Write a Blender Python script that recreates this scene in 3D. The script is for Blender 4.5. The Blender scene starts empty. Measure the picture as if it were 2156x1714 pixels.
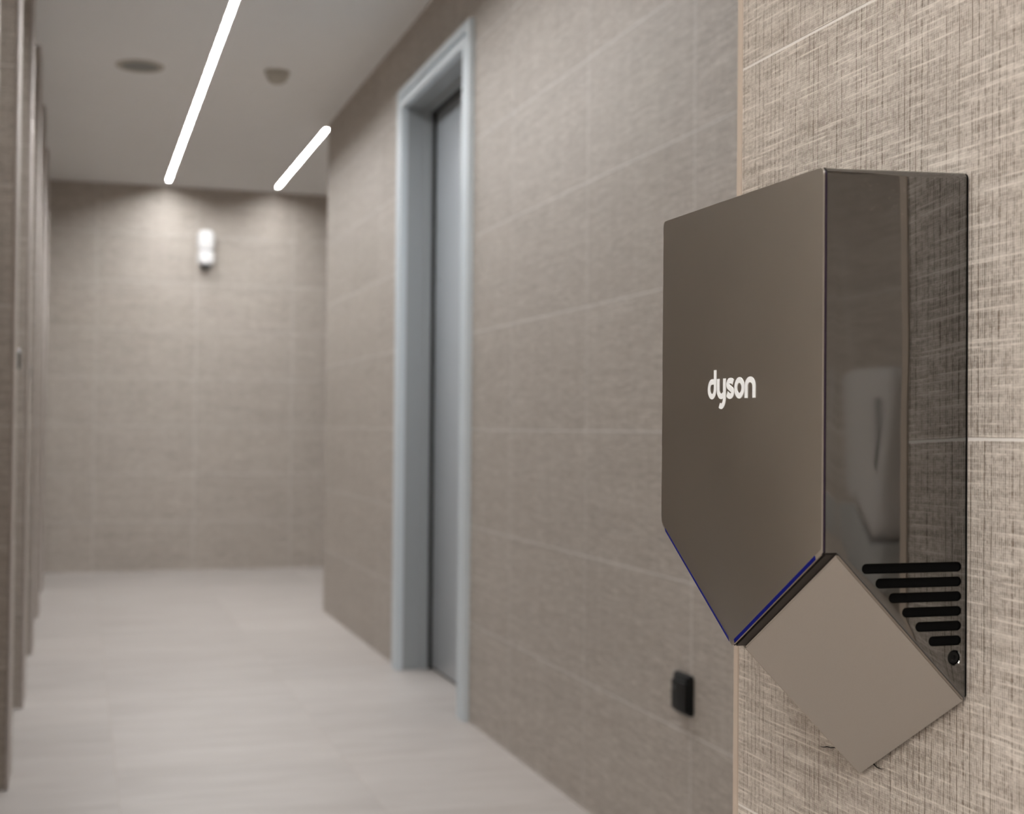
import bpy, bmesh, math, random
from mathutils import Vector, Matrix

random.seed(4)
scene = bpy.context.scene
C = scene.collection
PI = math.pi

# ------------------------------------------------------------------ layout (metres)
# camera stands at x=0, y=0; +y runs down the corridor, +x to the right, floor z=0
CAM_H = 0.909
CEIL = 2.41
XR = 1.165          # tiled wall on the right of the corridor
XP = 0.5169         # face of the tiled nib wall that carries the dryer
NIB0, NIB1 = 0.652, 1.0325
YC = 6.82           # corner where the corridor opens to the right
YB = 8.935          # far wall
XL = -1.75          # left wall of the washroom
YN = -2.6           # wall behind the camera


# ------------------------------------------------------------------ node helpers
class NT:
    def __init__(self, name):
        self.m = bpy.data.materials.new(name)
        self.m.use_nodes = True
        self.t = self.m.node_tree
        self.t.nodes.clear()
        self.out = self.t.nodes.new('ShaderNodeOutputMaterial')

    def n(self, typ, **kw):
        nd = self.t.nodes.new(typ)
        for k, v in kw.items():
            setattr(nd, k, v)
        return nd

    def put(self, sock, v):
        if hasattr(v, 'links') or hasattr(v, 'is_linked'):
            self.t.links.new(v, sock)
        elif isinstance(v, (tuple, list)) and sock.type == 'RGBA' and len(v) == 3:
            sock.default_value = (*v, 1)
        else:
            sock.default_value = v

    def math(self, op, a, b=0.0, c=None, clamp=False):
        nd = self.n('ShaderNodeMath', operation=op, use_clamp=clamp)
        self.put(nd.inputs[0], a)
        self.put(nd.inputs[1], b)
        if c is not None:
            self.put(nd.inputs[2], c)
        return nd.outputs[0]

    def xyz(self, x, y, z=0.0):
        nd = self.n('ShaderNodeCombineXYZ')
        for s, v in zip(nd.inputs, (x, y, z)):
            self.put(s, v)
        return nd.outputs[0]

    def noise(self, vec, detail=2.0, rough=0.5, scale=1.0):
        nd = self.n('ShaderNodeTexNoise', noise_dimensions='3D')
        self.put(nd.inputs['Vector'], vec)
        nd.inputs['Scale'].default_value = scale
        nd.inputs['Detail'].default_value = detail
        nd.inputs['Roughness'].default_value = rough
        return nd.outputs[0]

    def white(self, vec):
        nd = self.n('ShaderNodeTexWhiteNoise', noise_dimensions='3D')
        self.put(nd.inputs['Vector'], vec)
        return nd.outputs[0]

    def smooth(self, v, a, b, lo=0.0, hi=1.0):
        nd = self.n('ShaderNodeMapRange', interpolation_type='SMOOTHSTEP')
        self.put(nd.inputs['Value'], v)
        nd.inputs['From Min'].default_value = a
        nd.inputs['From Max'].default_value = b
        nd.inputs['To Min'].default_value = lo
        nd.inputs['To Max'].default_value = hi
        return nd.outputs[0]

    def mix(self, f, a, b, blend='MIX'):
        nd = self.n('ShaderNodeMix', data_type='RGBA', blend_type=blend)
        self.put(nd.inputs[0], f)
        self.put(nd.inputs[6], a)
        self.put(nd.inputs[7], b)
        return nd.outputs[2]

    def bump(self, h, dist, strength=1.0):
        nd = self.n('ShaderNodeBump')
        self.put(nd.inputs['Height'], h)
        nd.inputs['Distance'].default_value = dist
        nd.inputs['Strength'].default_value = strength
        return nd.outputs[0]

    def bsdf(self, **kw):
        nd = self.n('ShaderNodeBsdfPrincipled')
        for k, v in kw.items():
            self.put(nd.inputs[k.replace('_', ' ')], v)
        self.t.links.new(nd.outputs[0], self.out.inputs[0])
        return nd


def simple(name, col, rough=0.5, metal=0.0, var=0.04, scale=30.0, spec=0.5):
    """plain procedural material: base colour with a slight mottling"""
    t = NT(name)
    geo = t.n('ShaderNodeNewGeometry')
    f = t.noise(geo.outputs['Position'], detail=3, scale=scale)
    a = tuple(max(0, c * (1 - var)) for c in col)
    b = tuple(min(1, c * (1 + var)) for c in col)
    r = t.math('ADD', t.math('MULTIPLY', f, 0.1), rough - 0.05, clamp=True)
    bs = t.bsdf(Base_Color=t.mix(f, a, b), Roughness=r, Metallic=metal)
    bs.inputs['Specular IOR Level'].default_value = spec
    return t.m


def emit(name, col, strength):
    t = NT(name)
    e = t.n('ShaderNodeEmission')
    e.inputs[0].default_value = (*col, 1)
    e.inputs[1].default_value = strength
    t.t.links.new(e.outputs[0], t.out.inputs[0])
    return t.m


def tile_material(name, u_off, pitch=0.607, z_off=0.005, joint=0.0014):
    """300 x 600 mm woven-relief porcelain wall tile with pale grout"""
    t = NT(name)
    geo = t.n('ShaderNodeNewGeometry')
    sp = t.n('ShaderNodeSeparateXYZ'); t.put(sp.inputs[0], geo.outputs['Position'])
    sn = t.n('ShaderNodeSeparateXYZ'); t.put(sn.inputs[0], geo.outputs['True Normal'])
    px, py, pz = sp.outputs
    isx = t.math('GREATER_THAN', t.math('ABSOLUTE', sn.outputs[0]), 0.5)
    u = t.math('ADD', t.math('MULTIPLY', isx, py), t.math('MULTIPLY', t.math('SUBTRACT', 1.0, isx), px))
    v = pz
    # tile grid
    us = t.math('DIVIDE', t.math('SUBTRACT', u, u_off), pitch)
    vs = t.math('DIVIDE', t.math('SUBTRACT', v, z_off), 0.3)
    du = t.math('MULTIPLY', t.math('PINGPONG', us, 0.5), pitch)
    dv = t.math('MULTIPLY', t.math('PINGPONG', vs, 0.5), 0.3)
    d = t.math('MINIMUM', du, dv)
    groutm = t.smooth(d, joint - 0.0003, joint + 0.0003, 1.0, 0.0)
    tid = t.xyz(t.math('FLOOR', us), t.math('FLOOR', vs), isx)
    rnd = t.white(tid)
    w = t.math('MULTIPLY', rnd, 37.0)          # every tile has its own weave
    # threads: gentle wobble so that nothing is ruler straight
    wob = t.noise(t.xyz(t.math('MULTIPLY', u, 22), t.math('MULTIPLY', v, 30), w), detail=2)
    wob = t.math('MULTIPLY', t.math('SUBTRACT', wob, 0.5), 0.0016)
    uu = t.math('ADD', u, wob)
    vv = t.math('ADD', v, t.math('MULTIPLY', wob, 0.3))
    # horizontal threads, 1.5 mm apart, a few of them thick and pale
    rw = t.noise(t.xyz(t.math('MULTIPLY', u, 9), t.math('MULTIPLY', v, 38), w), detail=2)
    rv = t.math('ADD', t.math('DIVIDE', v, 0.0015), t.math('MULTIPLY', t.math('SUBTRACT', rw, 0.5), 1.6))
    rid = t.math('FLOOR', rv)
    rowgap = t.smooth(t.math('PINGPONG', rv, 0.5), 0.0, 0.24, 1.0, 0.0)
    rb = t.noise(t.xyz(t.math('MULTIPLY', u, 20), t.math('MULTIPLY', rid, 3.17), w), detail=1)
    thick = t.smooth(rb, 0.54, 0.70)
    thin = t.smooth(rb, 0.36, 0.49, 1.0, 0.0)
    # vertical stitches 1.85 mm apart, fading in and out from thread to thread
    sc = t.math('DIVIDE', uu, 0.00185)
    sd = t.math('PINGPONG', sc, 0.5)
    cm = t.white(t.xyz(t.math('FLOOR', t.math('ADD', sc, 0.5)), rid, w))
    cm2 = t.noise(t.xyz(t.math('MULTIPLY', uu, 210), t.math('MULTIPLY', v, 130), w), detail=2)
    st = t.math('MULTIPLY', t.smooth(sd, 0.08, 0.32, 1.0, 0.0),
                t.math('ADD', t.math('MULTIPLY', cm, 0.45), t.math('MULTIPLY', t.smooth(cm2, 0.36, 0.60), 0.55)))
    st = t.math('MULTIPLY', st, t.math('SUBTRACT', 1.0, t.math('MULTIPLY', thick, 0.5)))
    # dark vertical cords every 6.6 mm with uneven strength
    cs = t.math('DIVIDE', uu, 0.0066)
    cd = t.math('PINGPONG', cs, 0.5)
    cr = t.white(t.xyz(t.math('FLOOR', t.math('ADD', cs, 0.5)), t.math('FLOOR', vs), 3.0))
    cmod = t.noise(t.xyz(t.math('MULTIPLY', uu, 150), t.math('MULTIPLY', v, 70), w), detail=2)
    cord = t.math('MULTIPLY', t.smooth(cd, 0.03, 0.12, 1.0, 0.0),
                  t.math('MULTIPLY', t.smooth(cr, 0.0, 0.70, 0.10, 1.0), t.smooth(cmod, 0.28, 0.54)))
    fine = t.noise(t.xyz(t.math('MULTIPLY', u, 240), t.math('MULTIPLY', vv, 620), w), detail=2)
    h2 = t.noise(t.xyz(t.math('MULTIPLY', u, 4), t.math('MULTIPLY', v, 150), w), detail=2)
    h = t.math('ADD', 0.64, t.math('MULTIPLY', thick, 0.20))
    h = t.math('SUBTRACT', h, t.math('MULTIPLY', thin, 0.12))
    h = t.math('SUBTRACT', h, t.math('MULTIPLY', rowgap, 0.12))
    h = t.math('ADD', h, t.math('MULTIPLY', t.math('SUBTRACT', fine, 0.5), 0.55))
    h = t.math('ADD', h, t.math('MULTIPLY', t.math('SUBTRACT', h2, 0.5), 0.30))
    h = t.math('SUBTRACT', h, t.math('MULTIPLY', st, 0.60))
    h = t.math('SUBTRACT', h, t.math('MULTIPLY', t.math('MULTIPLY', cord, t.math('SUBTRACT', 1.0, t.math('MULTIPLY', thick, 0.4))), 0.48))
    hc = t.math('MAXIMUM', t.math('MINIMUM', h, 1.0), 0.0)
    ramp = t.n('ShaderNodeValToRGB')
    cr_ = ramp.color_ramp
    cr_.elements[0].position = 0.0
    cr_.elements[0].color = (*TILE_D, 1)
    cr_.elements[1].position = 0.85
    cr_.elements[1].color = (*TILE_L, 1)
    e = cr_.elements.new(0.38); e.color = (*TILE_M, 1)
    t.put(ramp.inputs[0], hc)
    tone = t.math('ADD', 0.975, t.math('MULTIPLY', t.white(t.xyz(t.math('FLOOR', us), t.math('FLOOR', vs), 7.0)), 0.05))
    big = t.noise(t.xyz(t.math('MULTIPLY', u, 1.3), t.math('MULTIPLY', v, 14), w), detail=3)
    tone = t.math('MULTIPLY', tone, t.math('ADD', 0.92, t.math('MULTIPLY', big, 0.16)))
    col = t.mix(1.0, ramp.outputs[0], t.xyz(tone, tone, tone), 'MULTIPLY')
    col = t.mix(groutm, col, GROUT)
    hh = t.math('MULTIPLY', hc, t.math('SUBTRACT', 1.0, groutm))
    nrm = t.bump(hh, 0.0009, 0.8)
    t.bsdf(Base_Color=col, Roughness=t.math('ADD', 0.5, t.math('MULTIPLY', rnd, 0.08)), Normal=nrm)
    return t.m


def floor_material(name):
    t = NT(name)
    geo = t.n('ShaderNodeNewGeometry')
    sp = t.n('ShaderNodeSeparateXYZ'); t.put(sp.inputs[0], geo.outputs['Position'])
    px, py, _ = sp.outputs
    us = t.math('DIVIDE', t.math('SUBTRACT', px, 0.105), 0.602)
    vs = t.math('DIVIDE', t.math('SUBTRACT', py, 0.19), 0.602)
    d = t.math('MULTIPLY', t.math('MINIMUM', t.math('PINGPONG', us, 0.5), t.math('PINGPONG', vs, 0.5)), 0.602)
    g = t.smooth(d, 0.0008, 0.0016, 1.0, 0.0)
    rnd = t.white(t.xyz(t.math('FLOOR', us), t.math('FLOOR', vs), 1.0))
    w = t.math('MULTIPLY', rnd, 41.0)
    s1 = t.noise(t.xyz(t.math('MULTIPLY', px, 2.5), t.math('MULTIPLY', py, 13), w), detail=5, rough=0.6)
    s2 = t.noise(t.xyz(t.math('MULTIPLY', px, 9), t.math('MULTIPLY', py, 120), w), detail=3)
    f = t.math('ADD', t.math('MULTIPLY', s1, 0.65), t.math('MULTIPLY', s2, 0.35))
    col = t.mix(t.smooth(f, 0.3, 0.7), FLOOR_D, FLOOR_L)
    tone = t.math('ADD', 0.93, t.math('MULTIPLY', rnd, 0.12))
    col = t.mix(1.0, col, t.xyz(tone, tone, tone), 'MULTIPLY')
    col = t.mix(t.math('MULTIPLY', g, 0.8), col, FLOOR_G)
    nrm = t.bump(t.math('SUBTRACT', s2, g), 0.0006, 0.5)
    t.bsdf(Base_Color=col, Roughness=0.42, Normal=nrm)
    return t.m


def metal_material(name, col, rough, streak=0.02, axis='y', smear=False):
    """sheet metal with fine brushed streaks; `smear` adds pale wipe marks"""
    t = NT(name)
    tc = t.n('ShaderNodeTexCoord')
    sp = t.n('ShaderNodeSeparateXYZ'); t.put(sp.inputs[0], tc.outputs['Object'])
    px, py, pz = sp.outputs
    k = {'y': (2500, 40, 2500), 'z': (2500, 2500, 40), 'x': (40, 2500, 2500)}[axis]
    f = t.noise(t.xyz(t.math('MULTIPLY', px, k[0]), t.math('MULTIPLY', py, k[1]), t.math('MULTIPLY', pz, k[2])), detail=2)
    cloud = t.noise(t.xyz(px, py, pz), detail=4, scale=22)
    a = tuple(c * (1 - streak) for c in col)
    b = tuple(c * (1 + streak) for c in col)
    cc = t.mix(f, a, b)
    rr = t.math('ADD', rough - 0.02, t.math('MULTIPLY', cloud, 0.04))
    rr = t.math('ADD', rr, t.math('MULTIPLY', t.math('SUBTRACT', f, 0.5), 0.04))
    if smear:
        # dried smears high on the side of the case
        dx = t.math('DIVIDE', t.math('SUBTRACT', px, SMEAR[0]), 0.030)
        dz = t.math('DIVIDE', t.math('SUBTRACT', pz, SMEAR[1]), 0.013)
        r2 = t.math('ADD', t.math('MULTIPLY', dx, dx), t.math('MULTIPLY', dz, dz))
        near = t.smooth(r2, 0.2, 1.6, 1.0, 0.0)
        n1 = t.noise(t.xyz(t.math('MULTIPLY', px, 170), 0.3, t.math('MULTIPLY', pz, 240)), detail=6, rough=0.7)
        m = t.math('MULTIPLY', near, t.smooth(n1, 0.54, 0.74))
        m = t.math('MULTIPLY', m, 0.16)
        bs = t.bsdf(Base_Color=t.mix(m, cc, (0.75, 0.72, 0.66)), Roughness=t.math('ADD', rr, t.math('MULTIPLY', m, 0.5)), Metallic=t.math('SUBTRACT', 1.0, m))
    else:
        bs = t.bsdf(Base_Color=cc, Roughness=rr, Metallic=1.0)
    return t.m


TILE_D = (0.185, 0.143, 0.110)
TILE_M = (0.45, 0.405, 0.36)
TILE_L = (0.69, 0.635, 0.575)
GROUT = (0.72, 0.69, 0.655)
FLOOR_D = (0.43, 0.395, 0.37)
FLOOR_L = (0.53, 0.495, 0.47)
FLOOR_G = (0.42, 0.37, 0.33)
SMEAR = (-0.0509, 0.3735)      # relative to the dryer's origin

M_TILE = tile_material('woven_wall_tile', 0.093)
M_TILE_NIB = tile_material('woven_wall_tile_nib', 0.46, pitch=0.60, z_off=0.0052, joint=0.0010)
M_FLOOR = floor_material('pale_floor_tile')
M_CEIL = simple('matt_ceiling_paint', (0.93, 0.935, 0.935), 0.9, var=0.015, scale=8, spec=0.2)
M_TRIM = simple('beige_tile_edge_profile', (0.50, 0.42, 0.35), 0.45, var=0.03)
M_TRIM_METAL = metal_material('satin_edge_profile', (0.62, 0.58, 0.56), 0.38, axis='z')
M_FRAME = simple('grey_painted_steel', (0.69, 0.755, 0.80), 0.45, var=0.02)
M_FRAME_SHADE = simple('mid_grey_painted_lining', (0.36, 0.385, 0.40), 0.4, var=0.02)  # frame paint made darker: shade inside the reveal put into the colour
M_LEAF = simple('grey_door_laminate', (0.49, 0.53, 0.57), 0.3, var=0.02)
M_SEAL = simple('black_door_seal', (0.012, 0.012, 0.012), 0.6)
M_LAMINATE = simple('brown_cubicle_laminate', (0.22, 0.18, 0.145), 0.4, var=0.05)
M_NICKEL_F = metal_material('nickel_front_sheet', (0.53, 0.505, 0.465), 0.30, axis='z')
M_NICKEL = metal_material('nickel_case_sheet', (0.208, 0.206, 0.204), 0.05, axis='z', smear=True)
M_STEEL = metal_material('brushed_steel_underside', (0.41, 0.375, 0.335), 0.36, axis='y', streak=0.05)
M_DARKMETAL = simple('dark_underside_ledge', (0.022, 0.017, 0.014), 0.5, var=0.1, spec=0.3)
M_LIP = metal_material('pale_metal_lip', (0.60, 0.55, 0.49), 0.3)
M_BLACK = simple('black_plastic', (0.007, 0.007, 0.007), 0.5, spec=0.2)
M_BLACKMATT = simple('black_void', (0.002, 0.002, 0.002), 0.9, spec=0.1)
M_SEAM = simple('violet_black_gasket', (0.022, 0.010, 0.030), 0.4)
M_BLUE = simple('deep_blue_strip', (0.006, 0.009, 0.135), 0.7, spec=0.05)
M_LOGO = simple('white_print', (0.80, 0.82, 0.84), 0.5, var=0.01)
M_WHITE = simple('white_plastic', (0.82, 0.82, 0.82), 0.35, var=0.01)
M_LABEL = simple('grey_label', (0.52, 0.52, 0.54), 0.5)
M_GRILLE = simple('grey_grille', (0.27, 0.275, 0.26), 0.6)
M_CREAM = simple('cream_plastic', (0.52, 0.49, 0.43), 0.5, var=0.02)
M_DIM = simple('pale_grey_plastic', (0.62, 0.60, 0.585), 0.4, var=0.02)
M_SLOT = simple('dark_grey_plastic', (0.05, 0.052, 0.052), 0.4)
M_TRAY = simple('mid_grey_plastic', (0.42, 0.42, 0.41), 0.5)
M_ALU = metal_material('satin_aluminium', (0.45, 0.45, 0.46), 0.4)
M_CHANNEL = simple('white_light_channel', (0.6, 0.6, 0.6), 0.6, var=0.01)
M_THREAD = simple('black_thread', (0.008, 0.006, 0.005), 0.8)
M_LED = emit('white_led_diffuser', (1.0, 1.0, 1.0), 202.0)
M_LED3 = emit('white_led_diffuser_side_passage', (1.0, 1.0, 1.0), 135.0)
M_LED_FILL = emit('white_led_diffuser_washroom', (1.0, 0.975, 0.935), 248.0)  # unseen strips added as fill for the dryer wall


# ------------------------------------------------------------------ mesh helpers
def link(name, me, mat=None, parent=None, loc=None):
    o = bpy.data.objects.new(name, me)
    C.objects.link(o)
    if mat is not None and me is not None:
        for m_ in (mat if isinstance(mat, (list, tuple)) else [mat]):
            me.materials.append(m_)
    if parent is not None:
        o.parent = parent
        root = parent
        off = Vector((0, 0, 0))
        while root is not None:
            off += root.location
            root = root.parent
        if me is not None:
            me.transform(Matrix.Translation(-off))
    return o


def obj(name, bm, mat, parent=None, smooth=True, angle=35):
    """world-space bmesh -> one mesh object (re-based to its parent)"""
    bmesh.ops.recalc_face_normals(bm, faces=bm.faces)
    me = bpy.data.meshes.new(name)
    bm.to_mesh(me); bm.free()
    if smooth:
        me.shade_smooth()
        me.set_sharp_from_angle(angle=math.radians(angle))
    if parent is None:
        # put the origin at the middle of the base of the mesh
        vs = [v.co for v in me.vertices]
        lo = Vector((min(v.x for v in vs), min(v.y for v in vs), min(v.z for v in vs)))
        hi = Vector((max(v.x for v in vs), max(v.y for v in vs), max(v.z for v in vs)))
        c = Vector(((lo.x + hi.x) / 2, (lo.y + hi.y) / 2, lo.z))
        me.transform(Matrix.Translation(-c))
        o = link(name, me, mat)
        o.location = c
        return o
    return link(name, me, mat, parent)


def thing(name, label, cat, loc, group=None):
    o = bpy.data.objects.new(name, None)
    o.empty_display_size = 0.05
    C.objects.link(o)
    o.location = loc
    return tag(o, label, cat, group)


def tag(o, label=None, cat=None, group=None, kind=None):
    if label: o['label'] = label
    if cat: o['category'] = cat
    if group: o['group'] = group
    if kind: o['kind'] = kind
    return o


def structure(name, bm, mat, label=None, parent=None):
    o = obj(name, bm, mat, parent, smooth=False)
    if parent is None:
        tag(o, label, None, None, 'structure')
    return o


def box(bm, lo, hi, bevel=0.0, seg=2):
    r = bmesh.ops.create_cube(bm, size=1.0)
    c = [(a + b) / 2 for a, b in zip(lo, hi)]
    s = [abs(b - a) for a, b in zip(lo, hi)]
    for v in r['verts']:
        v.co = Vector((v.co.x * s[0] + c[0], v.co.y * s[1] + c[1], v.co.z * s[2] + c[2]))
    if bevel > 0:
        es = list({e for v in r['verts'] for e in v.link_edges})
        bmesh.ops.bevel(bm, geom=es, offset=bevel, segments=seg, profile=0.5, affect='EDGES')
    return bm


def nbox(lo, hi, bevel=0.0, seg=2):
    return box(bmesh.new(), lo, hi, bevel, seg)


def loft(bm, rings, cap0=True, cap1=True):
    rows = [[bm.verts.new(p) for p in r] for r in rings]
    n = len(rows[0])
    for a, b in zip(rows, rows[1:]):
        for i in range(n):
            j = (i + 1) % n
            bm.faces.new((a[i], a[j], b[j], b[i]))
    if cap0: bm.faces.new(list(reversed(rows[0])))
    if cap1: bm.faces.new(rows[-1])
    return bm


def lathe(bm, prof, centre, axis='z', seg=40, cap=True):
    rings = []
    for r, h in prof:
        ring = []
        for k in range(seg):
            a = 2 * PI * k / seg
            ca, sa = r * math.cos(a), r * math.sin(a)
            p = {'z': (ca, sa, h), 'y': (ca, h, sa), 'x': (h, ca, sa)}[axis]
            ring.append(tuple(p[i] + centre[i] for i in range(3)))
        rings.append(ring)
    return loft(bm, rings, cap, cap)


def tube(bm, pts, rad, seg=10):
    pts = [Vector(p) for p in pts]
    rings = []
    for i, p in enumerate(pts):
        d = (pts[min(i + 1, len(pts) - 1)] - pts[max(i - 1, 0)]).normalized()
        a = d.orthogonal().normalized()
        if rings:
            a = (prev - d * prev.dot(d)).normalized()
        prev = a
        b = d.cross(a)
        r = rad[i] if isinstance(rad, (list, tuple)) else rad
        rings.append([p + (a * math.cos(2 * PI * k / seg) + b * math.sin(2 * PI * k / seg)) * r for k in range(seg)])
    return loft(bm, rings)


def offset_poly(pts, ds):
    """inset every edge i (pts[i]->pts[i+1]) of a polygon by its own distance"""
    n = len(pts)
    area = sum(pts[i][0] * pts[(i + 1) % n][1] - pts[(i + 1) % n][0] * pts[i][1] for i in range(n))
    sgn = 1 if area > 0 else -1
    lines = []
    for i in range(n):
        p, q = Vector(pts[i]), Vector(pts[(i + 1) % n])
        d = (q - p).normalized()
        nrm = Vector((-d.y, d.x)) * sgn
        lines.append((p + nrm * ds[i], d))
    out = []
    for i in range(n):
        p, d = lines[i - 1]
        q, e = lines[i]
        cr = d.x * e.y - d.y * e.x
        s = ((q.x - p.x) * e.y - (q.y - p.y) * e.x) / cr
        out.append((p.x + d.x * s, p.y + d.y * s))
    return out


def round_poly(pts, radii, seg=6):
    n = len(pts)
    out = []
    for i in range(n):
        p0, p, p1 = Vector(pts[i - 1]), Vector(pts[i]), Vector(pts[(i + 1) % n])
        a, b = (p0 - p).normalized(), (p1 - p).normalized()
        ang = a.angle(b)
        r = radii[i]
        tl = r / math.tan(ang / 2)
        s, e = p + a * tl, p + b * tl
        c = p + (a + b).normalized() * (r / math.sin(ang / 2))
        v0, v1 = s - c, e - c
        tot = v0.angle(v1)
        cr = v0.x * v1.y - v0.y * v1.x
        for k in range(seg + 1):
            th = tot * k / seg * (1 if cr > 0 else -1)
            out.append((c.x + v0.x * math.cos(th) - v0.y * math.sin(th), c.y + v0.x * math.sin(th) + v0.y * math.cos(th)))
    return out


def at_x(poly, x):
    return [(x, p[0], p[1]) for p in poly]


# ------------------------------------------------------------------ room shell
T = 0.12
structure('floor', nbox((XL - T, YN - T, -0.1), (3.6, YB + T, 0.0)), M_FLOOR, 'pale beige tiled floor')
# the ceiling slab has a slot cut for every recessed linear light
STRIPS = [(0.507, 2.6, 8.735), (1.176, 6.93, 8.735), (-0.38, -2.2, 1.40), (-1.15, -2.2, 1.40)]  # last two are added fill lights, out of view
SLOT_W, SLOT_D = 0.022, 0.0056
bm = bmesh.new()
xs = XL - T
for (sx, sy0, sy1) in sorted(STRIPS):
    a, b = sx - SLOT_W / 2, sx + SLOT_W / 2
    box(bm, (xs, YN - T, CEIL), (a, YB + T, CEIL + 0.12))
    box(bm, (a, YN - T, CEIL), (b, sy0, CEIL + 0.12))
    box(bm, (a, sy1, CEIL), (b, YB + T, CEIL + 0.12))
    box(bm, (a, sy0, CEIL + SLOT_D + 0.004), (b, sy1, CEIL + 0.12))
    xs = b
box(bm, (xs, YN - T, CEIL), (3.6, YB + T, CEIL + 0.12))
structure('ceiling', bm, M_CEIL, 'flat painted ceiling')
structure('wall_back', nbox((XL - T, YB, 0), (3.6, YB + T, CEIL)), M_TILE, 'tiled wall at the far end of the corridor')
structure('wall_near', nbox((XL - T, YN - T, 0), (3.6, YN, CEIL)), M_TILE, 'tiled wall behind the viewpoint')
structure('wall_left', nbox((XL - T, YN, 0), (XL, YB, CEIL)), M_TILE, 'tiled wall at the back of the cubicles')
structure('wall_alcove', nbox((3.48, YC, 0), (3.6, YB, CEIL)), M_TILE, 'tiled end wall of the side passage')

# right wall: solid with a door opening (three pieces in one mesh)
DY0, DY1, DZ = 4.222, 5.094, 2.116          # clear opening of the door frame
bm = bmesh.new()
box(bm, (XR, YN, 0), (XR + 0.32, DY0 - 0.02, CEIL))
box(bm, (XR, DY1 + 0.02, 0), (XR + 0.32, YC, CEIL))
box(bm, (XR, DY0 - 0.02, DZ + 0.02), (XR + 0.32, DY1 + 0.02, CEIL))
structure('wall_right', bm, M_TILE, 'tiled corridor wall with the grey door')
structure('wall_passage', nbox((XR + 0.32, YC - 0.12, 0), (3.6, YC, CEIL)), M_TILE, 'tiled wall along the side passage')
structure('wall_nib', nbox((XP, NIB0, 0), (XR, NIB1, CEIL)), M_TILE_NIB, 'woven tiled wall carrying the hand dryer')
# beige edge profiles on both corners of the nib wall
structure('trim_1', nbox((XP - 0.0012, NIB1 - 0.0065, 0), (XP + 0.008, NIB1 + 0.0012, CEIL), 0.0005), M_TRIM, 'beige edge profile on far corner of the dryer wall')
structure('trim_2', nbox((XP - 0.0012, NIB0 - 0.0012, 0), (XP + 0.008, NIB0 + 0.0065, CEIL), 0.0005), M_TRIM, 'beige edge profile on near corner of the dryer wall')

# ------------------------------------------------------------------ corridor door
door = bpy.data.objects.new('door_1', None)
C.objects.link(door)
door.location = (XR, (DY0 + DY1) / 2, 0)
tag(door, 'grey door in a stepped grey steel frame in the right wall', None, None, 'structure')


def sweep_frame(prof):
    # profile points (distance outward from the clear opening, x) swept up one jamb, across and down
    bm = bmesh.new()
    rows = []
    for (yb, zb, sy, sz) in ((DY0, 0.0, -1, 0), (DY0, DZ, -1, 1), (DY1, DZ, 1, 1), (DY1, 0.0, 1, 0)):
        rows.append([(x, yb + sy * o_, zb + sz * o_) for (o_, x) in prof])
    return loft(bm, rows)


bm = sweep_frame([(0.0, XR + 0.006), (0.0, XR - 0.018), (0.002, XR - 0.020), (0.028, XR - 0.020), (0.030, XR - 0.018), (0.031, XR - 0.002),
                  (0.043, XR - 0.002), (0.044, XR - 0.018), (0.046, XR - 0.020), (0.073, XR - 0.020), (0.075, XR - 0.018),
                  (0.075, XR - 0.0002), (0.018, XR - 0.0002), (0.018, XR + 0.006)])
obj('door_frame', bm, M_FRAME, door, angle=25)
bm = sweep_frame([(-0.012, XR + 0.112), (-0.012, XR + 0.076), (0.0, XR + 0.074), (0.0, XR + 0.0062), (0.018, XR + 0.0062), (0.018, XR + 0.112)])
obj('door_lining', bm, M_FRAME_SHADE, door, angle=25)
bm = nbox((XR + 0.114, DY0 + 0.004 - 0.012, 0.011), (XR + 0.158, DY1 - 0.004 + 0.012, DZ - 0.004 + 0.012), 0.002)
leaf = obj('door_leaf', bm, M_LEAF, door)
bm = bmesh.new()
box(bm, (XR + 0.100, DY0 + 0.012, 0.004), (XR + 0.1139, DY0 + 0.020, DZ - 0.012))
box(bm, (XR + 0.100, DY1 - 0.020, 0.004), (XR + 0.1139, DY1 - 0.012, DZ - 0.012))
box(bm, (XR + 0.100, DY0 + 0.012, DZ - 0.020), (XR + 0.1139, DY1 - 0.012, DZ - 0.012))
obj('door_seal', bm, M_SEAL, door)
bm = nbox((XR + 0.120, DY0, 0.002), (XR + 0.15, DY1, 0.0108))
obj('drop_seal', bm, M_SEAL, door)
# lever handle near the closing edge (hidden by the frame in the photograph's view)
bm = bmesh.new()
lathe(bm, [(0.026, XR + 0.1135), (0.026, XR + 0.106), (0.010, XR + 0.104), (0.010, XR + 0.068), (0.0, XR + 0.066)], (0, DY0 + 0.07, 1.03), 'x', 24)
tube(bm, [(XR + 0.073, DY0 + 0.07, 1.03), (XR + 0.070, DY0 + 0.10, 1.03), (XR + 0.070, DY0 + 0.19, 1.03)], 0.009)
obj('door_handle', bm, M_ALU, leaf)
# lining behind the leaf closes the opening
bm = nbox((XR + 0.17, DY0 - 0.02, 0), (XR + 0.19, DY1 + 0.02, DZ + 0.02))
obj('door_backing', bm, M_LEAF, door)

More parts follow.
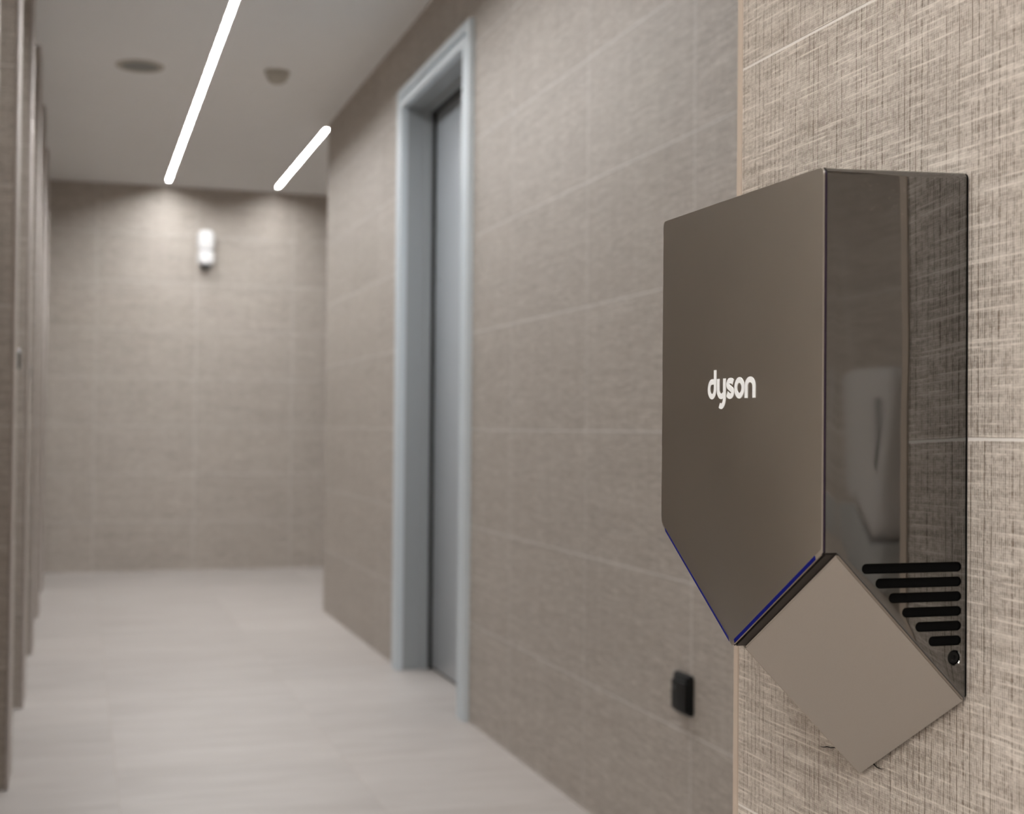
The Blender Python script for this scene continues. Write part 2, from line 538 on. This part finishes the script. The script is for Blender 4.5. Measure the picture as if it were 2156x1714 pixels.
# ------------------------------------------------------------------ cubicles on the left
PIERS = [(1.535, -0.150), (2.600, -0.152), (3.670, -0.155), (4.705, -0.157), (5.785, -0.162), (6.862, -0.168), (7.925, -0.175)]  # first two are unseen, added to keep lamp light off the next one
PLAB = ['brown tiled partition end left of the hand dryer, out of view at the left',
        'brown tiled partition end just outside the left edge of the photo',
        'brown tiled partition end nearest the camera at the left edge of the photo',
        'second brown tiled partition end from the front, pale bright edge strip',
        'third brown tiled partition end from the front in the left row',
        'fourth brown tiled partition end from the front in the left row',
        'last brown tiled partition end, nearest the far wall']
DLAB = ['brown cubicle door facing the dryer, first in the row',
        'brown cubicle door second in the row, before the nearest partition in view',
        'brown cubicle door just behind the nearest tiled partition',
        'brown cubicle door between the second and third tiled partitions',
        'brown cubicle door between the third and fourth tiled partitions',
        'brown cubicle door between the fourth and last tiled partitions',
        'brown cubicle door between the last tiled partition and far wall']
PT = 0.16
for i, ((y, x), lab) in enumerate(zip(PIERS, PLAB)):
    p = thing('cubicle_partition', lab, 'partition', (x - 0.5, y + PT / 2, 0), 'tiled partition ends between the cubicles')
    obj('tiled_pier', nbox((XL, y, 0), (x, y + PT, CEIL)), M_TILE, p, smooth=False)
    bm = nbox((x - 0.007, y - 0.0012, 0.002), (x + 0.0012, y + 0.007, CEIL - 0.002), 0.0006)
    obj('edge_trim', bm, M_TRIM_METAL, p)
    bm = nbox((x - 0.007, y + PT - 0.007, 0.002), (x + 0.0012, y + PT + 0.0012, CEIL - 0.002), 0.0006)
    obj('edge_trim', bm, M_TRIM_METAL, p)
    y0 = y + PT + 0.004
    y1 = (PIERS[i + 1][0] if i + 1 < len(PIERS) else YB) - 0.004
    xd = x - (0.090 if i < 2 else 0.070)
    d = thing('cubicle_door', DLAB[i], 'door', (xd, (y0 + y1) / 2, 0), 'cubicle doors on the left')
    obj('leaf', nbox((xd - 0.036, y0 + 0.045, 0.010), (xd, y1 - 0.045, 2.08), 0.002), M_LAMINATE, d)
    bm = bmesh.new()
    box(bm, (xd - 0.06, y0, 0.0), (xd + 0.012, y0 + 0.042, 2.12), 0.002)
    box(bm, (xd - 0.06, y1 - 0.042, 0.0), (xd + 0.012, y1, 2.12), 0.002)
    box(bm, (xd - 0.06, y0 + 0.042, 2.084), (xd + 0.012, y1 - 0.042, 2.12), 0.002)
    obj('frame', bm, M_LAMINATE, d)
    obj('overpanel', nbox((xd - 0.05, y0, 2.121), (xd + 0.004, y1, CEIL - 0.001)), M_LAMINATE, d)
    # upright grip on a rose
    yh = y1 - 0.135
    xg = xd + 0.043
    bm = bmesh.new()
    lathe(bm, [(0.022, xd - 0.0005), (0.022, xd + 0.006), (0.007, xd + 0.008), (0.007, xg - 0.004)], (0, yh, 1.106), 'x', 20)
    tube(bm, [(xg, yh, 1.080), (xg, yh, 1.083), (xg, yh, 1.128), (xg, yh, 1.131)], [0.004, 0.0075, 0.0075, 0.007], 14)
    grip = obj('door_grip', bm, M_SLOT, d)
    bm = bmesh.new()
    tube(bm, [(xg, yh, 1.1312), (xg, yh, 1.138), (xg, yh, 1.142)], [0.0075, 0.0075, 0.004], 14)
    tag(obj('cap', bm, M_ALU, grip), 'bright metal cap')

# ------------------------------------------------------------------ ceiling lights
def strip_light(name, label, i, led):
    x, y0, y1 = STRIPS[i]
    w = SLOT_W - 0.0016
    t = thing(name, label, 'light', (x, (y0 + y1) / 2, CEIL + SLOT_D), 'linear ceiling lights')
    obj('diffuser', nbox((x - w / 2 + 0.001, y0 + 0.002, CEIL + SLOT_D), (x + w / 2 - 0.001, y1 - 0.002, CEIL + SLOT_D + 0.003)), led, t)
    bm = bmesh.new()
    for s in (-1, 1):
        a, b = sorted((x + s * (w / 2), x + s * (w / 2 - 0.0009)))
        box(bm, (a, y0 + 0.001, CEIL + 0.0002), (b, y1 - 0.001, CEIL + SLOT_D + 0.0035))
    obj('channel', bm, M_CHANNEL, t)
    return t


strip_light('linear_ceiling_light', 'long white linear light down the middle of the corridor ceiling', 0, M_LED)
strip_light('linear_ceiling_light', 'short white linear light at the far right, beyond the wall corner', 1, M_LED3)
strip_light('linear_ceiling_light', 'white linear light on the washroom ceiling left of the hand dryer', 2, M_LED_FILL)
strip_light('linear_ceiling_light', 'white linear light on the washroom ceiling nearest the left wall', 3, M_LED_FILL)

# flush round loudspeaker grille
t = thing('ceiling_speaker', 'round grey grille flush in the ceiling left of the long light', 'speaker', (0.225, 5.965, CEIL))
bm = bmesh.new()
lathe(bm, [(0.098, -0.0002), (0.098, -0.004), (0.094, -0.007), (0.078, -0.006), (0.076, -0.002), (0.076, -0.0002)], (0.225, 5.965, CEIL), 'z', 56)
obj('rim', bm, M_CREAM, t)
bm = bmesh.new()
lathe(bm, [(0.0755, -0.0012), (0.0755, -0.0040), (0.05, -0.0052), (0.0, -0.0056)], (0.225, 5.965, CEIL), 'z', 56, cap=True)
obj('grille', bm, M_GRILLE, t)

# smoke detector
t = thing('smoke_detector', 'small round smoke detector on the ceiling right of the long light', 'detector', (0.782, 5.87, CEIL))
bm = bmesh.new()
lathe(bm, [(0.052, -0.0004), (0.052, -0.012), (0.049, -0.016), (0.0, -0.016)], (0.782, 5.87, CEIL), 'z', 40)
obj('base', bm, M_CREAM, t)
bm = bmesh.new()
lathe(bm, [(0.043, -0.0185), (0.043, -0.0165)], (0.782, 5.87, CEIL), 'z', 40)
obj('sensor_gap', bm, M_SLOT, t)
bm = bmesh.new()
lathe(bm, [(0.046, -0.0187), (0.045, -0.029), (0.036, -0.043), (0.022, -0.052), (0.0, -0.054)], (0.782, 5.87, CEIL), 'z', 40)
obj('cap', bm, M_CREAM, t)

# ------------------------------------------------------------------ air freshener on the far wall
ax, az = 0.752, 1.905
t = thing('air_freshener', 'white rounded air freshener dispenser high on the far tiled wall', 'dispenser', (ax, YB, az))


def rrect(cx, cz, w, h, r, seg=8):
    return round_poly([(cx - w / 2, cz - h / 2), (cx + w / 2, cz - h / 2), (cx + w / 2, cz + h / 2), (cx - w / 2, cz + h / 2)], [r] * 4, seg)


def slab_y(bm, cx, cz, w, h, r, y_back, y_front, soft=0.012):
    rings = []
    n = 5
    rings.append([(p[0], y_back, p[1]) for p in rrect(cx, cz, w, h, r)])
    for k in range(n + 1):
        a = PI / 2 * k / n
        ins = soft * (1 - math.cos(a))
        yy = y_front + soft * (1 - math.sin(a))
        rings.append([(p[0], yy, p[1]) for p in rrect(cx, cz, w - 2 * ins, h - 2 * ins, max(r - ins, 0.002))])
    return loft(bm, rings)


bm = slab_y(bmesh.new(), ax, az + 0.170, 0.100, 0.132, 0.034, YB - 0.0002, YB - 0.075, 0.022)
obj('cover', bm, M_WHITE, t)
bm = slab_y(bmesh.new(), ax, az + 0.066, 0.100, 0.104, 0.030, YB - 0.0002, YB - 0.070, 0.02)
obj('lower_housing', bm, M_WHITE, t)
bm = nbox((ax - 0.038, YB - 0.0695, az + 0.104), (ax + 0.038, YB - 0.002, az + 0.128), 0.002)
obj('label_band', bm, M_LABEL, t)
bm = bmesh.new()
lathe(bm, [(0.007, YB - 0.0715), (0.007, YB - 0.069)], (ax + 0.015, 0, az + 0.055), 'y', 20)
obj('button', bm, M_LABEL, t)
bm = bmesh.new()
lathe(bm, [(0.030, 0.0), (0.030, 0.02), (0.034, 0.024)], (ax, YB - 0.040, az - 0.006), 'z', 24)
obj('nozzle_cup', bm, M_SLOT, t)

# ------------------------------------------------------------------ black socket on the corridor wall
sy, sz = 2.545, 0.343
t = thing('wall_socket', 'black square socket with a hinged lid low on the right wall', 'socket', (XR, sy, sz))
def slab_x(bm, cy, cz, w, h, r, x_back, x_front, soft):
    rings = [[(x_back, p[0], p[1]) for p in rrect(cy, cz, w, h, r)]]
    for k in range(5):
        a = PI / 2 * k / 4
        ins = soft * (1 - math.cos(a))
        rings.append([(x_front + soft * (1 - math.sin(a)), p[0], p[1]) for p in rrect(cy, cz, w - 2 * ins, h - 2 * ins, max(r - ins, 0.001))])
    return loft(bm, rings)
obj('back_plate', slab_x(bmesh.new(), sy, sz + 0.040, 0.081, 0.080, 0.008, XR - 0.0004, XR - 0.010, 0.004), M_BLACK, t)
obj('lid', slab_x(bmesh.new(), sy, sz + 0.036, 0.070, 0.060, 0.006, XR - 0.0102, XR - 0.017, 0.003), M_BLACK, t)
bm = bmesh.new()
tube(bm, [(XR - 0.0125, sy - 0.028, sz + 0.0705), (XR - 0.0125, sy + 0.028, sz + 0.0705)], 0.0028, 12)
obj('hinge', bm, M_BLACK, t)
bm = bmesh.new()
lathe(bm, [(0.004, XR - 0.0182), (0.005, XR - 0.0171)], (0, sy + 0.018, sz + 0.050), 'x', 16)
obj('lid_stud', bm, M_SLOT, t)

# ------------------------------------------------------------------ the hand dryer
XF = 0.4169                       # front of the dryer
XLG = 0.4271                      # where the under-ledge turns into the sloping underside
YA, YZ = 0.7222, 0.9565           # near and far sides
YM = 0.8392
ZT, ZV, ZA = 1.0652, 0.8378, 0.7655
ZW, ZWA = 0.7478, 0.6752          # the same corners at the wall
XB = XP - 0.0017                  # back of the metal case
dryer = thing('hand_dryer', 'dark nickel wall-mounted hand dryer with a V-shaped bottom edge', 'hand dryer', (XP, YM, ZWA))

SEC = [(YA, ZV), (YA, ZT), (YZ, ZT), (YZ, ZV), (YM, ZA)]       # (y, z) outline
SECW = [(YA, ZW), (YA, ZT + 0.0028), (YZ, ZT + 0.0028), (YZ, ZW), (YM, ZWA)]
RAD = [0.0012, 0.0042, 0.0042, 0.0030, 0.0012]

# front panel: edges i -> i+1 : near side, top, far side, far V, near V
inset = [0.0002, 0.0002, 0.0002, 0.0021, 0.0021]
f_in = offset_poly(SEC, inset)
bm = bmesh.new()
loft(bm, [at_x(round_poly(f_in, RAD), XF), at_x(round_poly(SEC, RAD), XF + 0.0006), at_x(round_poly(SEC, RAD), XF + 0.0008)])
front = obj('front_panel', bm, M_NICKEL_F, dryer, angle=20)

# blue strips on the two chamfered V edges
for (i, j) in ((3, 4), (4, 0)):
    a0, b0 = Vector(f_in[i]), Vector(f_in[j])
    a1, b1 = Vector(SEC[i]), Vector(SEC[j])
    lo_, hi_ = (0.055, 0.965) if i == 3 else (0.035, 0.935)
    bm = bmesh.new()
    rr = []
    for f in (lo_, hi_):
        p, q = a0.lerp(b0, f), a1.lerp(b1, f)
        rr.append([(XF - 0.0002, p.x, p.y), (XF + 0.0004, q.x, q.y), (XF + 0.0007, q.x, q.y), (XF + 0.0002, p.x, p.y)])
    loft(bm, rr)
    tag(obj('edge_strip', bm, M_BLUE, front), 'deep blue strip along the V edge')

# lettering: strokes of constant width in a (right, up) millimetre frame
def stroke(pts, w):
    n = len(pts)
    P = [Vector(p) for p in pts]
    L, R = [], []
    for i, p in enumerate(P):
        d = (P[min(i + 1, n - 1)] - P[max(i - 1, 0)]).normalized()
        m = Vector((-d.y, d.x)) * w / 2
        L.append(p + m); R.append(p - m)
        for S in (L, R):                      # collapse the inner edge where the bend is tight
            if i and (S[i] - S[i - 1]).dot(P[i] - P[i - 1]) < 0:
                S[i] = S[i - 1].copy()
    return L, R


def arc(cx, cy, r, a0, a1, n=40, ry=None):
    ry = r if ry is None else ry
    return [(cx + r * math.cos(math.radians(a0 + (a1 - a0) * k / n)), cy + ry * math.sin(math.radians(a0 + (a1 - a0) * k / n))) for k in range(n + 1)]


SW = 3.75
r = 7.1 - SW / 2
LET = []
# d : bowl with a straight right side that runs up into the stem
LET.append(arc(6.6, 7.0, 4.75, 85, 360, 44, 5.1) + [(11.35, 10.0), (11.35, 20.1)])
LET.append([(6.6, 12.05), (9.0, 12.1), (11.3, 12.1)])
# y
LET.append([(16.3, 13.9), (16.3, 6.2)] + arc(21.1, 6.1, 4.8, 180, 315, 30, 4.25))
LET.append([(25.9, 13.9), (25.9, 1.0)] + arc(21.1, 0.4, 4.8, 0, -122, 30, 5.3))
# s
def spline(P, n=9):
    P = [Vector(p) for p in P]
    out = []
    for k in range(len(P) - 1):
        p0, p1, p2, p3 = P[max(k - 1, 0)], P[k], P[k + 1], P[min(k + 2, len(P) - 1)]
        for q in range(n):
            f = q / n
            out.append(tuple(0.5 * (2 * p1 + (p2 - p0) * f + (2 * p0 - 5 * p1 + 4 * p2 - p3) * f * f + (3 * p1 - p0 - 3 * p2 + p3) * f ** 3)))
    out.append(tuple(P[-1]))
    return out


LET.append(spline([(39.0, 11.0), (37.2, 11.9), (34.9, 12.2), (32.4, 11.7), (31.0, 10.2), (31.7, 8.5), (34.4, 7.2), (37.5, 5.8), (38.6, 4.1), (37.4, 2.4), (34.8, 1.75), (32.3, 2.2), (30.2, 3.4)]))
# o
LET.append(arc(48.3, 7.0, r, 0, 360, 60))
# n
LET.append([(58.2, 0.1), (58.2, 7.6)] + arc(63.7, 7.6, 5.5, 180, 0, 40, 4.55) + [(69.2, 7.6), (69.2, 0.1)])
LY0, LZ0 = 0.8774, 0.9303
bm = bmesh.new()
for li, pts in enumerate(LET):
    fx = XF - 0.00020 - 0.00003 * li
    L, R = stroke(pts, SW)
    rings = []
    closed = (Vector(pts[0]) - Vector(pts[-1])).length < 0.01
    if closed:
        d = Vector((0, 1)); m = Vector((-1, 0)) * SW / 2
        L[0] = L[-1] = Vector(pts[0]) + m; R[0] = R[-1] = Vector(pts[0]) - m
    for a, b in zip(L, R):
        q = []
        for (p, x) in ((a, fx), (b, fx), (b, XF - 0.00002), (a, XF - 0.00002)):
            q.append((x, LY0 - p.x * 0.001 * 0.995, LZ0 + p.y * 0.001))
        rings.append(q)
    loft(bm, rings)
tag(obj('lettering', bm, M_LOGO, front, smooth=False), 'white lettering')

# dark gasket / air slit between the panel and the case
bm = bmesh.new()
s_in = offset_poly(SEC, [0.0004, 0.0012, 0.0012, 0.0008, 0.0008])
loft(bm, [at_x(round_poly(s_in, RAD), XF + 0.00082), at_x(round_poly(s_in, RAD), XF + 0.0024)])
tag(obj('air_slit', bm, M_SEAM, dryer), 'violet black gap behind the front panel')

# metal case, loft of pentagons, with pockets cut for the intake slots
bm = bmesh.new()
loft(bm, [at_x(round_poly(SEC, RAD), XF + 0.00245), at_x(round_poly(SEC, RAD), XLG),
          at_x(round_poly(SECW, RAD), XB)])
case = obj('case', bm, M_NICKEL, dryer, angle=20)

SLOTS = [(0.4440, 0.8277), (0.4532, 0.8188), (0.4624, 0.8099), (0.4715, 0.8010), (0.4807, 0.7921), (0.4899, 0.7832)]
SLOT_R = 0.00275
SLOT_X1 = 0.5122


def stadium(x0, x1, z, r, seg=10):
    pts = []
    for k in range(seg + 1):
        a = -PI / 2 + PI * k / seg
        pts.append((x1 - r + r * math.cos(a), z + r * math.sin(a)))
    for k in range(seg + 1):
        a = PI / 2 + PI * k / seg
        pts.append((x0 + r + r * math.cos(a), z + r * math.sin(a)))
    return pts


SCREW = (0.5078, 0.7727, 0.0043)
cut = bmesh.new()
for (x0, z) in SLOTS:
    a = stadium(x0, SLOT_X1, z, SLOT_R)
    b = stadium(x0 - 0.0003, SLOT_X1 + 0.0003, z, SLOT_R + 0.0003)
    loft(cut, [[(p[0], YA - 0.004, p[1]) for p in b], [(p[0], YA - 0.00005, p[1]) for p in b],
               [(p[0], YA + 0.0006, p[1]) for p in a], [(p[0], YA + 0.012, p[1]) for p in a]])
lathe(cut, [(SCREW[2] + 0.0005, YA - 0.004), (SCREW[2] + 0.0005, YA - 0.00005), (SCREW[2], YA + 0.0006), (SCREW[2], YA + 0.008)], (SCREW[0], 0, SCREW[1]), 'y', 28)
bmesh.ops.recalc_face_normals(cut, faces=cut.faces)
cme = bpy.data.meshes.new('cutter'); cut.to_mesh(cme); cut.free()
cme.transform(Matrix.Translation(-dryer.location))
cob = bpy.data.objects.new('cutter', cme); C.objects.link(cob); cob.parent = dryer
mod = case.modifiers.new('slots', 'BOOLEAN'); mod.operation = 'DIFFERENCE'; mod.object = cob; mod.solver = 'EXACT'
bpy.context.view_layer.update()
dg = bpy.context.evaluated_depsgraph_get()
newme = bpy.data.meshes.new_from_object(case.evaluated_get(dg))
case.modifiers.clear()
case.data = newme
newme.name = 'case'
newme.shade_smooth(); newme.set_sharp_from_angle(angle=math.radians(20))
bpy.data.objects.remove(cob)

for (x0, z) in SLOTS:
    a = stadium(x0 + 0.0001, SLOT_X1 - 0.0001, z, SLOT_R - 0.0001)
    bm = bmesh.new()
    loft(bm, [[(p[0], YA + 0.0011, p[1]) for p in a], [(p[0], YA + 0.0115, p[1]) for p in a]])
    obj('vent_slot', bm, M_BLACKMATT, dryer)
bm = bmesh.new()
lathe(bm, [(0.0, YA + 0.0022), (0.0017, YA + 0.0022), (0.0019, YA + 0.0012), (0.0034, YA + 0.0012), (SCREW[2] - 0.0001, YA + 0.002), (SCREW[2] - 0.0001, YA + 0.0075)], (SCREW[0], 0, SCREW[1]), 'y', 24, cap=False)
obj('screw', bm, M_BLACK, dryer)

# under-ledge (dark), lips of the air slit, sloping undersides, on both sides of the V
def side_pts(sgn):
    e = (YA, ZV) if sgn < 0 else (YZ, ZV)
    ew = (YA, ZW) if sgn < 0 else (YZ, ZW)
    return Vector(e), Vector(ew)


for sgn in (-1, 1):
    e, ew = side_pts(sgn)
    a, aw = Vector((YM, ZA)), Vector((YM, ZWA))
    d = (a - e).normalized()
    nrm = Vector((d.y, -d.x))
    if nrm.y > 0: nrm = -nrm               # outward = downward
    def P(p, x, off):
        q = p + nrm * off
        return (x, q.x, q.y)
    # dark ledge
    e1, a1 = e.lerp(a, 0.012), e.lerp(a, 0.992)
    bm = bmesh.new()
    loft(bm, [[P(p, XF + 0.0033, 0.0001), P(p, XF + 0.0033, 0.0006), P(p, XLG + 0.0004, 0.0006), P(p, XLG + 0.0004, 0.0001)] for p in (e1, a1)])
    tag(obj('under_ledge', bm, M_DARKMETAL, dryer), 'dark ledge behind the air slit')
    # pale lip in front of the slit
    e2, a2 = e.lerp(a, 0.02), e.lerp(a, 0.98)
    bm = bmesh.new()
    loft(bm, [[P(p, XF + 0.0009, -0.0006), P(p, XF + 0.0009, 0.0001), P(p, XF + 0.0016, 0.0001), P(p, XF + 0.0016, -0.0006)] for p in (e2, a2)])
    tag(obj('slit_lip', bm, M_LIP, dryer), 'thin pale metal lip of the air slit')
    # sloping underside sheet
    bm = bmesh.new()
    sl = Vector((XB - XLG, 0, (ZW - ZV)))   # slope direction in x,z
    n3 = (Vector((XB - XLG, ew.x - e.x, ew.y - e.y))).cross(Vector((0, a.x - e.x, a.y - e.y))).normalized()
    if n3.z > 0: n3 = -n3
    c = [Vector((XLG, *e.lerp(a, 0.002))), Vector((XLG, *e.lerp(a, 0.998))), Vector((XB, *ew.lerp(aw, 0.998))), Vector((XB, *ew.lerp(aw, 0.002)))]
    c[0] = c[0].lerp(c[3], 0.004); c[1] = c[1].lerp(c[2], 0.004)
    top = [p + n3 * 0.0016 for p in c]
    bot = [p + n3 * 0.0001 for p in c]
    loft(bm, [bot, top])
    es = [ed for ed in bm.edges]
    bmesh.ops.bevel(bm, geom=es, offset=0.0010, segments=4, affect='EDGES')
    tag(obj('underside_panel', bm, M_STEEL, dryer), 'paler brushed steel underside')

# black gasket between case and wall
bm = bmesh.new()
g = offset_poly(SECW, [0.0002, 0.0002, 0.0002, 0.0012, 0.0012])
loft(bm, [at_x(round_poly(g, RAD), XB + 0.00005), at_x(round_poly(g, RAD), XP - 0.0002)])
obj('wall_gasket', bm, M_BLACKMATT, dryer)

# loose black threads poking out beneath the dryer
xt = XP - 0.0006
bm = bmesh.new()
tube(bm, [(xt, 0.8665, 0.6835), (xt, 0.8705, 0.6846), (xt, 0.8755, 0.6841), (xt, 0.8800, 0.6829), (xt, 0.8850, 0.6826), (xt, 0.8905, 0.6810), (xt, 0.8955, 0.6806)],
     [0.0003, 0.00042, 0.0004, 0.00036, 0.0004, 0.0003, 0.0001], 6)
tag(obj('loose_thread', bm, M_THREAD), 'thin dark wavy thread on the tiles left of the dryer bottom tip', 'thread', 'loose threads under the dryer')
bm = bmesh.new()
tube(bm, [(xt, 0.8265, 0.6862), (xt, 0.8238, 0.6842), (xt, 0.8205, 0.6831), (xt, 0.8165, 0.6830), (xt, 0.8115, 0.6841)],
     [0.00036, 0.0004, 0.00038, 0.0003, 0.0001], 6)
tag(obj('loose_thread', bm, M_THREAD), 'curled dark thread on the tiles right of the dryer bottom tip', 'thread', 'loose threads under the dryer')

# ------------------------------------------------------------------ dispenser reflected in the dryer's side
t = thing('paper_dispenser', 'pale grey rounded dispenser with a dark slot, mirrored in the dryer side', 'dispenser', (XR, -0.33, 0.68))
bm = bmesh.new()
slab_x(bm, -0.330, 0.900, 0.140, 0.270, 0.030, XR - 0.0002, XR - 0.092, 0.018)
obj('cover', bm, M_DIM, t)
bm = bmesh.new()
slab_x(bm, -0.293, 0.915, 0.012, 0.120, 0.0055, XR - 0.090, XR - 0.0932, 0.001)
obj('sight_slot', bm, M_SLOT, t)
bm = nbox((XR - 0.090, -0.425, 0.680), (XR - 0.001, -0.255, 0.758), 0.006)
obj('tray', bm, M_TRAY, t)

# ------------------------------------------------------------------ camera
cam = bpy.data.cameras.new('camera')
co = bpy.data.objects.new('camera', cam)
C.objects.link(co)
yaw, pit, rol = 0.30307, 0.01555, 0.00915
fw = Vector((math.sin(yaw) * math.cos(pit), math.cos(yaw) * math.cos(pit), math.sin(pit)))
r0 = Vector((math.cos(yaw), -math.sin(yaw), 0))
u0 = r0.cross(fw)
rt = r0 * math.cos(rol) + u0 * math.sin(rol)
up = -r0 * math.sin(rol) + u0 * math.cos(rol)
co.matrix_world = Matrix(((rt.x, up.x, -fw.x, 0), (rt.y, up.y, -fw.y, 0), (rt.z, up.z, -fw.z, CAM_H), (0, 0, 0, 1)))
cam.sensor_fit = 'HORIZONTAL'
cam.sensor_width = 36.0
cam.lens = 2917.0 / 2156.0 * 36.0
cam.clip_start = 0.02
cam.clip_end = 60
cam.dof.use_dof = True
cam.dof.focus_distance = 0.98
cam.dof.aperture_fstop = 8.5
scene.camera = co

# ------------------------------------------------------------------ world and colour management
w = bpy.data.worlds.new('world')
scene.world = w
w.use_nodes = True
w.node_tree.nodes['Background'].inputs[0].default_value = (0, 0, 0, 1)
w.node_tree.nodes['Background'].inputs[1].default_value = 0.0
scene.view_settings.view_transform = 'Standard'
scene.view_settings.look = 'None'
scene.view_settings.gamma = 1.0
scene.view_settings.use_curve_mapping = False
scene.view_settings.exposure = 0.0
scene.cycles.use_denoising = True
scene.cycles.max_bounces = 16
scene.cycles.diffuse_bounces = 10
scene.cycles.glossy_bounces = 6
scene.cycles.sample_clamp_indirect = 6.0
